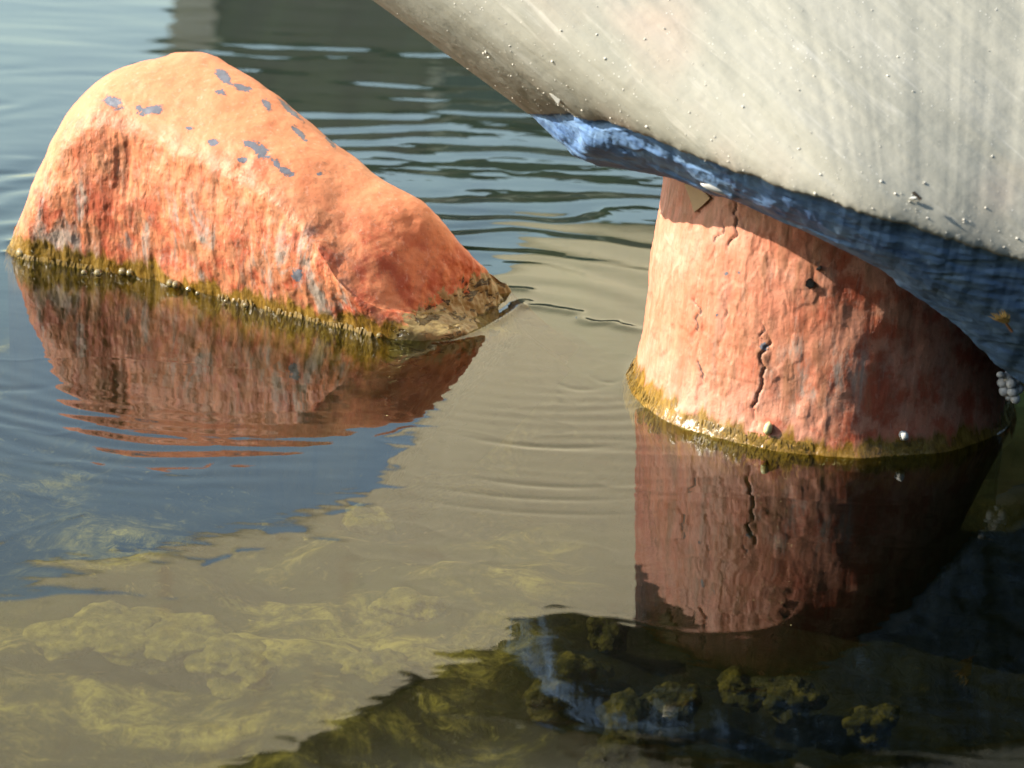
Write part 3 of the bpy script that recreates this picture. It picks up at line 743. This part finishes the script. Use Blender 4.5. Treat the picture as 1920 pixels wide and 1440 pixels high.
# twig fragment on the hull
i, j = nearest(hull_top, 1720, 370); p = hull_top[i, j] + hull_n[i, j] * 0.0012
tw = empty('twig_fragment', p)
tag(tw, 'tiny dark splinter with a pale flake lying on the cream hull above the blue band', 'splinter')
a = at(1712, 360, p[1] - 0.003); b_ = at(1727, 374, p[1] - 0.004); sd_ = np.array((0.0007, 0, 0.0006)); od = np.array((0, -0.0012, 0.0003))
mesh_obj('splinter', [a - sd_, a + sd_, a + od, b_ - sd_, b_ + sd_, b_ + od], [(0, 1, 4, 3), (1, 2, 5, 4), (2, 0, 3, 5), (3, 4, 5), (0, 2, 1)], plain('dark splinter', (0.06, 0.045, 0.03), 0.7), tw, smooth=False)
v = ICO1[0] * np.array((0.003, 0.0008, 0.0009)) + at(1714, 372, p[1] - 0.001)
mesh_obj('flake', v, ICO1[1], MAT_WHITE, tw, smooth=False)
# lifted white flake on the hull near the bow, and a white smear on the blue edge over the post
i, j = nearest(hull_top, 1042, 186); p = hull_top[i, j]
a, b_, c_ = at(1030, 176, p[1] - 0.002), at(1054, 180, p[1] - 0.006), at(1046, 196, p[1] - 0.002)
o = mesh_obj('paint_flake', [a, b_, c_, a + np.array((0, .0012, 0)), b_ + np.array((0, .0012, 0)), c_ + np.array((0, .0012, 0))], [(0, 2, 1), (3, 4, 5), (0, 1, 4, 3), (1, 2, 5, 4), (2, 0, 3, 5)], MAT_WHITE, smooth=False)
tag(o, 'lifted white paint flake on the cream hull close to its bow corner', 'paint flake')
i, j = nearest(blue, 1342, 352); p = blue[i, j] + Nb[i, j] * 0.001
v = ICO2[0] * (1 + 0.25 * fbm(ICO2[0][:, 0] * 2, ICO2[0][:, 1] * 2, ICO2[0][:, 2] * 2, 2)[:, None])
v = v * np.array((0.0085, 0.002, 0.0016)); a_ = R(-20); v = np.stack([v[:, 0] * math.cos(a_) - v[:, 2] * math.sin(a_), v[:, 1], v[:, 0] * math.sin(a_) + v[:, 2] * math.cos(a_)], -1)
o = mesh_obj('dropping', v, ICO2[1], MAT_WHITE); o.location = [float(c) for c in p]
tag(o, 'elongated white smear on the lower blue edge directly above the orange post', 'smear')
# dark square scab and lifted tan flake on the post
def scab(name, pix, mat, label, cat, thick=0.0008, lift=0.0):
    q = []
    for (u, v) in pix:
        i, j = nearest(post_pts, u, v, camside_mask); q.append(post_pts[i, j] + post_n[i, j] * (0.0012 + lift))
    n = len(q); i, j = nearest(post_pts, *pix[0], camside_mask); dn = post_n[i, j] * thick
    V = [x + dn for x in q] + [x - dn * 1.5 for x in q]
    fc = [tuple(range(n)), tuple(range(2 * n - 1, n - 1, -1))] + [(k, k + n, (k + 1) % n + n, (k + 1) % n) for k in range(n)]
    o = mesh_obj(name, V, fc, mat, sculpt, smooth=False); o['label'] = label
MAT_SCAB = plain('black tar', (0.02, 0.02, 0.018), 0.4)
scab('tar_spot', [(1511, 526), (1518, 522), (1528, 527), (1527, 536), (1518, 540), (1512, 534)], MAT_SCAB, 'small black tar spot', 'spot')
scab('tar_spot', [(1530, 503), (1538, 499), (1541, 502), (1532, 506)], MAT_SCAB, 'tiny black tar spot', 'spot')
MAT_TANF = plain('tan flake', (0.42, 0.28, 0.15), 0.6)
scab('peeling_flake', [(1288, 345), (1318, 352), (1336, 372), (1322, 384), (1306, 398), (1300, 372)], MAT_TANF, 'peeling tan paint flake', 'flake', 0.0004, 0.0004)

# ------------------------------------------------------------------ algae tufts and stones on the bed
tT = NT('pale algae tuft')
ct = tT.ramp(tT.noise(90, 5, 0.7), [(0.3, (0.03, 0.028, 0.008)), (0.5, (0.10, 0.085, 0.025)), (0.7, (0.24, 0.20, 0.07))])
tT.principled(ct, 0.8, tT.bump(tT.noise(200, 4, 0.7), 0.004), 0.1)
tS = NT('mossy stone')
cs = tS.ramp(tS.noise(70, 5, 0.65), [(0.3, (0.006, 0.007, 0.002)), (0.5, (0.020, 0.018, 0.005)), (0.7, (0.09, 0.072, 0.018))])
tS.principled(cs, 0.8, tS.bump(tS.noise(160, 4, 0.7), 0.005), 0.15)
def bottom_lump(u, v, ru, rv_, mat, name, label, cat, group, seed, hgt=0.02):
    c = gnd(u, v, -0.10); sc = np.linalg.norm(c - CO) / F
    v3 = ICO4[0]; d = 1 + 0.45 * fbm(v3[:, 0] * 1.3 + seed, v3[:, 1] * 1.3, v3[:, 2] * 1.3, 2)[:, None] + 0.08 * fbm(v3[:, 0] * 6 + seed, v3[:, 1] * 6, v3[:, 2] * 6, 3)[:, None]
    ry = rv_ * sc / 0.36
    vv_ = v3 * d * np.array((ru * sc * 1.2, ry * 1.25, hgt))
    o = mesh_obj(name, vv_, ICO4[1], mat); o.location = (c[0], c[1], c[2] - 0.006)
    tag(o, label, cat, group)
TU = [(190,1165,95,38,'large pale yellow algae tuft under water, leftmost of the row in the lower left'),
      (330,1180,75,34,'pale yellow algae tuft under water, right beside the large leftmost one'),
      (450,1225,70,28,'pale yellow algae tuft under water below the middle of the mound reflection'),
      (690,1235,55,20,'small pale algae tuft under water near the dark reflection of the hull'),
      (780,1125,55,14,'thin pale algae tuft under water between the sky reflection and the post reflection'),
      (690,955,40,10,'small bright algae tuft at the edge of the blue sky reflection'),
      (290,1010,60,10,'flat algae tuft under the jagged edge of the blue sky reflection')]
for k, (u, v, a_, b_, lb) in enumerate(TU):
    bottom_lump(u, v, a_, b_, tT.mat, 'algae_tuft', lb, 'algae tuft', 'algae tufts on the pond bed', k * 3.1, 0.007)
ST = [(1180,1345,40,28,'yellowish mossy stone under water, lower left in the dark reflection of the hull'),
      (1400,1272,36,14,'flat mossy stone under water just below the reflection of the post'),
      (1490,1290,42,18,'mossy stone under water below the right half of the post reflection'),
      (1260,1300,40,14,'dim mossy stone under water between the yellowish stone and the flat one'),
      (1140,1175,32,12,'small mossy stone under water at the left foot of the post reflection'),
      (1080,1240,42,14,'dark mossy stone under water at the left tip of the dark hull reflection'),
      (1340,985,34,16,'tan mossy stone seen through the upper part of the post reflection'),
      (1150,1400,48,16,'dim mossy stone at the bottom edge below the yellowish stone'),
      (1040,1290,40,14,'dim mossy stone at the left edge of the dark hull reflection'),
      (1640,1340,36,14,'faint stone under water in the darkest lower right')]
for k, (u, v, a_, b_, lb) in enumerate(ST):
    bottom_lump(u, v, a_, b_, tS.mat, 'mossy_stone', lb, 'stone', 'stones on the pond bed', 40 + k * 2.7, 0.009)

scene.cycles.caustics_reflective = False
scene.cycles.max_bounces = 8
scene.cycles.transparent_max_bounces = 16
